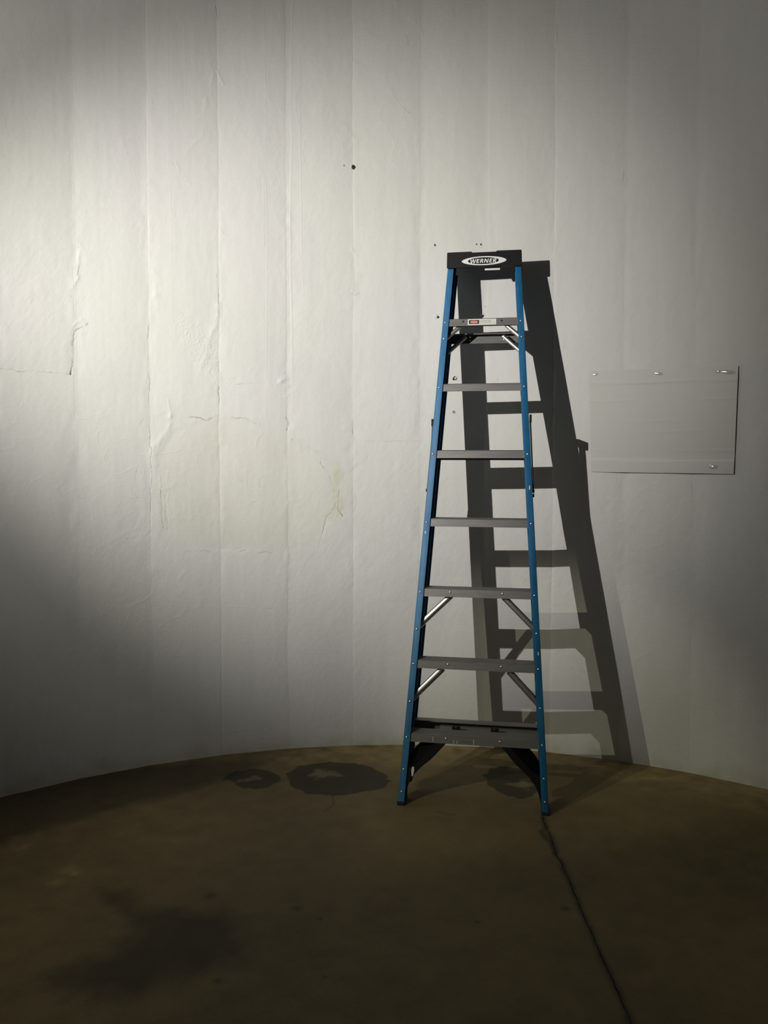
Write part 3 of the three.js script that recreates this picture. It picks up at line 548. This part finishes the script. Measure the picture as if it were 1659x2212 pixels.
// top cap: black moulded tray with raised ends, skirts on four sides and the maker's oval on the front
{
  const cap = new THREE.Group(); cap.name = 'top_cap'; cap.position.set(0, 2.424, 0.016); cap.rotation.x = LEAN; ladder.add(cap);
  const hw = 0.1735, h = 0.0735, depth = 0.205, notch = 0.056, low = 0.0045;
  const skirt = (t0, z, hh) => { const g = new THREE.ExtrudeGeometry(shapeOf([[-hw, 0.004], [-hw + 0.004, 0], [hw - 0.004, 0], [hw, 0.004], [hw - 0.001, hh - 0.004], [hw - 0.005, hh], [notch + 0.003, hh], [notch - 0.002, hh - low], [-notch + 0.002, hh - low], [-notch - 0.003, hh], [-hw + 0.005, hh], [-hw + 0.001, hh - 0.004]]), { depth: t0 - 0.004, bevelEnabled: true, bevelSize: 0.002, bevelThickness: 0.002, bevelSegments: 3, bevelOffset: -0.002 }); g.translate(0, 0, z + 0.002); return g; };
  const parts = [skirt(0.010, -0.010, h)];
  { const g = new RoundedBoxGeometry(2 * hw - 0.02, 0.022, 0.008, 2, 0.003); g.translate(0, h - 0.016, -depth + 0.004); parts.push(g); }
  for (const sd of [-1, 1]) { const g = new THREE.ExtrudeGeometry(shapeOf([[-0.002, 0.004], [-0.002, h - 0.005], [-depth, h - 0.005], [-depth, 0.012], [-depth + 0.012, 0.004]]), { depth: 0.004, bevelEnabled: true, bevelSize: 0.0015, bevelThickness: 0.0015, bevelSegments: 2, bevelOffset: -0.0015 }); g.rotateY(-Math.PI / 2); g.translate(sd * (hw - 0.0045) + 0.002, 0, 0); parts.push(g); const r = new RoundedBoxGeometry(hw - notch - 0.006, 0.010, depth - 0.006, 2, 0.003); r.translate(sd * (hw + notch) / 2, h - 0.0065, -depth / 2); parts.push(r); }
  const mid = new RoundedBoxGeometry(2 * notch + 0.01, 0.008, depth - 0.006, 2, 0.002); mid.translate(0, h - low - 0.008, -depth / 2); parts.push(mid);
  const rib = new RoundedBoxGeometry(0.076, 0.010, 0.005, 2, 0.002); rib.translate(0.039, -0.003, -0.0125); parts.push(rib);
  for (const g of parts) for (const a of Object.keys(g.attributes)) if (!['position', 'normal', 'uv'].includes(a)) g.deleteAttribute(a);
  mesh('tray', mergeGeometries(parts.map((g) => g.index ? g.toNonIndexed() : g)), black, cap);
  // the oval badge
  const lens = (a, b, pw, n = 64) => { const P = []; for (let i = 0; i < n; i++) { const t = i / n * Math.PI * 2, c = Math.cos(t), s = Math.sin(t); P.push([a * c, b * Math.sign(s) * Math.pow(Math.abs(s), pw)]); } return P; };
  const ring = shapeOf(lens(0.1035, 0.0205, 1.12)); const cut = new THREE.Path(); lens(0.0715, 0.0155, 0.95).reverse().forEach(([x, y], i) => i ? cut.lineTo(x - 0.003, y) : cut.moveTo(x - 0.003, y)); cut.closePath(); ring.holes.push(cut);
  const rg = new THREE.ExtrudeGeometry(ring, { depth: 0.0008, bevelEnabled: false }); rg.translate(0.0, 0.029, -0.0002); mesh('badge_oval', rg, white, cap, 'white oval ring of the badge');
  const font = await new FontLoader().loadAsync('fonts/droid/droid_sans_bold.typeface.json');
  const tg = new TextGeometry('WERNER', { font, size: 0.0165, depth: 0.0009, curveSegments: 6, bevelEnabled: false }); tg.computeBoundingBox();
  const bb = tg.boundingBox, wd = bb.max.x - bb.min.x; tg.translate(-bb.min.x - wd / 2, -0.00825, 0);
  tg.applyMatrix4(new THREE.Matrix4().set(0.123 / wd, 0.22, 0, -0.003, 0, 1.12, 0, 0.0285, 0, 0, 1, -0.0002, 0, 0, 0, 1)); mesh('badge_lettering', tg, white, cap, 'white slanted capital letters');
  const sl = new RoundedBoxGeometry(0.071, 0.0085, 0.003, 2, 0.001); sl.translate(0.039, -0.0095, -0.009); mesh('strip', sl, white, cap, 'thin white strip under the cap');
}
// safety sticker on the top step
{
  const W = 512, Hh = 112, cv = document.createElement('canvas'); cv.width = W; cv.height = Hh; const c = cv.getContext('2d');
  c.fillStyle = '#d2d0c8'; c.fillRect(0, 0, W, Hh); c.fillStyle = '#141414'; c.fillRect(22, 20, 186, 72);
  c.fillStyle = '#b8524a'; c.beginPath(); c.ellipse(115, 56, 76, 26, 0, 0, Math.PI * 2); c.fill();
  c.fillStyle = '#e6c8c2'; c.font = 'bold 30px sans-serif'; c.textAlign = 'center'; c.fillText('DANGER', 115, 67);
  c.fillStyle = '#77756f'; for (let r = 0; r < 4; r++) { let x = 222; while (x < 425) { const w = 8 + rnd() * 22; c.fillRect(x, 24 + r * 17, Math.min(w, 430 - x), 7); x += w + 6; } }
  c.fillStyle = '#8a8880'; c.fillRect(444, 62, 40, 5); c.fillRect(450, 74, 34, 5);
  const t = new THREE.CanvasTexture(cv); t.colorSpace = THREE.SRGBColorSpace;
  const g = new THREE.BoxGeometry(0.131, 0.0285, 0.0004); g.translate(-0.005, STEP(6) + 0.0005, -0.0052);
  mesh('sticker', g, [white, white, white, white, std({ map: t, roughness: 0.5 }), white], steps[6], 'white safety sticker with a red oval on black');
}
// ---------------------------------------------------------------- film taped to the wall
{
  const sheet = new THREE.Group(); sheet.name = 'wall_sheet'; scene.add(sheet);
  sheet.userData = { label: 'wide blank pale plastic sheet taped flat to the wall right of the ladder', category: 'sheet' };
  const TL = [0.936, 1.908], TR = [1.600, 1.893], BR = [1.588, 1.414], BL = [0.952, 1.422], nu = 60, nv = 220;
  const anchor = onWall(1.27, 1.42, 0); sheet.position.copy(anchor);
  const at = (u, v, extra = 0) => {
    const s = (TL[0] * (1 - v) + BL[0] * v) * (1 - u) + (TR[0] * (1 - v) + BR[0] * v) * u, y = (TL[1] * (1 - u) + TR[1] * u) * (1 - v) + (BL[1] * (1 - u) + BR[1] * u) * v;
    let off = 0.0068 + 0.0050 * smooth(0.45, 1, u) * (0.8 + 0.2 * Math.sin(v * 5)) + 0.002 * smooth(0.8, 1, v) * smooth(0.1, 0.6, u) + 0.003 * Math.sin(u * Math.PI);
    off += 0.0009 * Math.exp(-(((v - 0.125) / 0.012) ** 2)) + 0.0012 * smooth(0.865, 0.885, v);
    for (const [q, a] of [[0.3, 0.0005], [0.5, 0.0003], [0.6, 0.0004], [0.78, 0.0004]]) off += a * Math.exp(-(((v - q) / 0.004) ** 2));
    return onWall(s, y, off + 0.002 + extra).sub(anchor);
  };
  const slab = (u0, u1, v0, v1, a, b, th, lift, wave) => {
    const pos = [], idx = [], uv = [];
    for (const side of [1, 0]) for (let j = 0; j <= b; j++) for (let i = 0; i <= a; i++) { const u = u0 + (u1 - u0) * i / a, v = v0 + (v1 - v0) * j / b, p = at(u, v, lift + side * th + (wave ? wave(i / a, j / b) : 0)); pos.push(p.x, p.y, p.z); uv.push(i / a, 1 - j / b); }
    const n = (a + 1) * (b + 1), id = (k, i, j) => k * n + j * (a + 1) + i;
    for (let j = 0; j < b; j++) for (let i = 0; i < a; i++) { idx.push(id(0, i, j), id(0, i, j + 1), id(0, i + 1, j + 1), id(0, i, j), id(0, i + 1, j + 1), id(0, i + 1, j)); idx.push(id(1, i, j), id(1, i + 1, j + 1), id(1, i, j + 1), id(1, i, j), id(1, i + 1, j), id(1, i + 1, j + 1)); }
    for (let i = 0; i < a; i++) { idx.push(id(0, i, 0), id(0, i + 1, 0), id(1, i, 0), id(0, i + 1, 0), id(1, i + 1, 0), id(1, i, 0)); idx.push(id(0, i, b), id(1, i, b), id(0, i + 1, b), id(0, i + 1, b), id(1, i, b), id(1, i + 1, b)); }
    for (let j = 0; j < b; j++) { idx.push(id(0, 0, j), id(1, 0, j), id(0, 0, j + 1), id(0, 0, j + 1), id(1, 0, j), id(1, 0, j + 1)); idx.push(id(0, a, j), id(0, a, j + 1), id(1, a, j), id(0, a, j + 1), id(1, a, j + 1), id(1, a, j)); }
    const g = new THREE.BufferGeometry(); g.setAttribute('position', new THREE.Float32BufferAttribute(pos, 3)); g.setAttribute('uv', new THREE.Float32BufferAttribute(uv, 2)); g.setIndex(idx); return toCreasedNormals(g, 0.7);
  };
  const film = std({ color: lin(0.47, 0.465, 0.425), roughness: 0.5 });
  mesh('film', slab(0, 1, 0, 1, nu, nv, 0.0006, 0, null), film, sheet);
  const tape = new THREE.MeshPhysicalMaterial({ color: lin(0.47, 0.465, 0.425), roughness: 0.12, ior: 2.2, clearcoat: 1, clearcoatRoughness: 0.1 });
  for (const [u, v, a, b, turn] of [[0.05, 0.035, 0.010, 0.005, 0.2], [0.485, 0.045, 0.016, 0.0055, -0.15], [0.875, 0.045, 0.012, 0.005, -0.1], [0.93, 0.055, 0.03, 0.006, -0.12], [0.862, 0.935, 0.018, 0.008, 0]]) {
    const P = []; for (let i = 0; i <= 8; i++) { const t = i / 8; P.push(new THREE.Vector2(t + 1e-4, (1 - t * t) * (1 - t * t))); }
    const g = new THREE.LatheGeometry(P, 28); g.rotateX(Math.PI / 2); g.scale(a * 1.5, b * 1.6, b * 0.32);
    const o = mesh('tape', g, tape, sheet, 'clear glossy tape with a bubble'); const q = at(u, v, 0.0004); o.position.copy(q);
    const pos = q.clone().add(anchor); o.rotation.set(0, -Math.atan2(pos.x - CX, -(pos.z - CZ)), turn, 'YXZ');
  }
}

// ---------------------------------------------------------------- the lamp fixture on the wall, left of the frame
{
  const lamp = new THREE.Group(); lamp.name = 'flood_lamp'; lamp.userData = { label: 'dark wall bracket with two small flood lamp heads high on the left wall', category: 'lamp' };
  const aLow = Math.atan2(LAMP_LOW.at[0] - CX, -(LAMP_LOW.at[2] - CZ)), foot = onWall(aLow * RM, 2.1, 0.0);
  lamp.position.copy(foot); scene.add(lamp);
  const inward = V(CX - foot.x, 0, CZ - foot.z).normalize(), nrm = inward.clone().setY(-TAPER).normalize();
  const plate = new RoundedBoxGeometry(0.14, 0.62, 0.03, 2, 0.006); plate.lookAt(nrm); plate.translate(nrm.x * 0.02 + inward.x * 0.15 * TAPER, 0.15 + nrm.y * 0.02, nrm.z * 0.02 + inward.z * 0.15 * TAPER); mesh('back_plate', plate, darkSteel, lamp);
  const tube = (pts, r) => new THREE.TubeGeometry(new THREE.CatmullRomCurve3(pts), 24, r, 10, false);
  for (const [L, from] of [[LAMP_HIGH, 0.34], [LAMP_LOW, 0.0]]) {
    const p = V(...L.at).sub(foot), d = V(...L.to).sub(V(...L.at)).normalize(), start = inward.clone().multiplyScalar(0.02).setY(from), back = p.clone().addScaledVector(d, -0.075);
    if (start.distanceTo(back) > 0.05) mesh('arm', tube([start, start.clone().lerp(back, 0.5).add(V(0, 0.03, 0)), back], 0.009), darkSteel, lamp);
    const pr = [[0.001, -0.075], [0.022, -0.072], [0.03, -0.05], [0.034, -0.012], [0.034, 0.0], [0.031, 0.0], [0.029, -0.012], [0.001, -0.02]].map((q) => new THREE.Vector2(...q));
    const q = new THREE.Quaternion().setFromUnitVectors(V(0, 1, 0), d);
    const hg = new THREE.LatheGeometry(pr, 32).applyQuaternion(q).translate(p.x, p.y, p.z), head = mesh('lamp_head', hg, darkSteel, lamp);
    const face = new THREE.CylinderGeometry(0.027, 0.027, 0.003, 32).applyQuaternion(q).translate(p.x - d.x * 0.009, p.y - d.y * 0.009, p.z - d.z * 0.009);
    mesh('lamp_glass', face, std({ color: 0x222222, emissive: lin(...L.color), emissiveIntensity: 3 }), head);
  }
}
renderer.render(scene, camera);
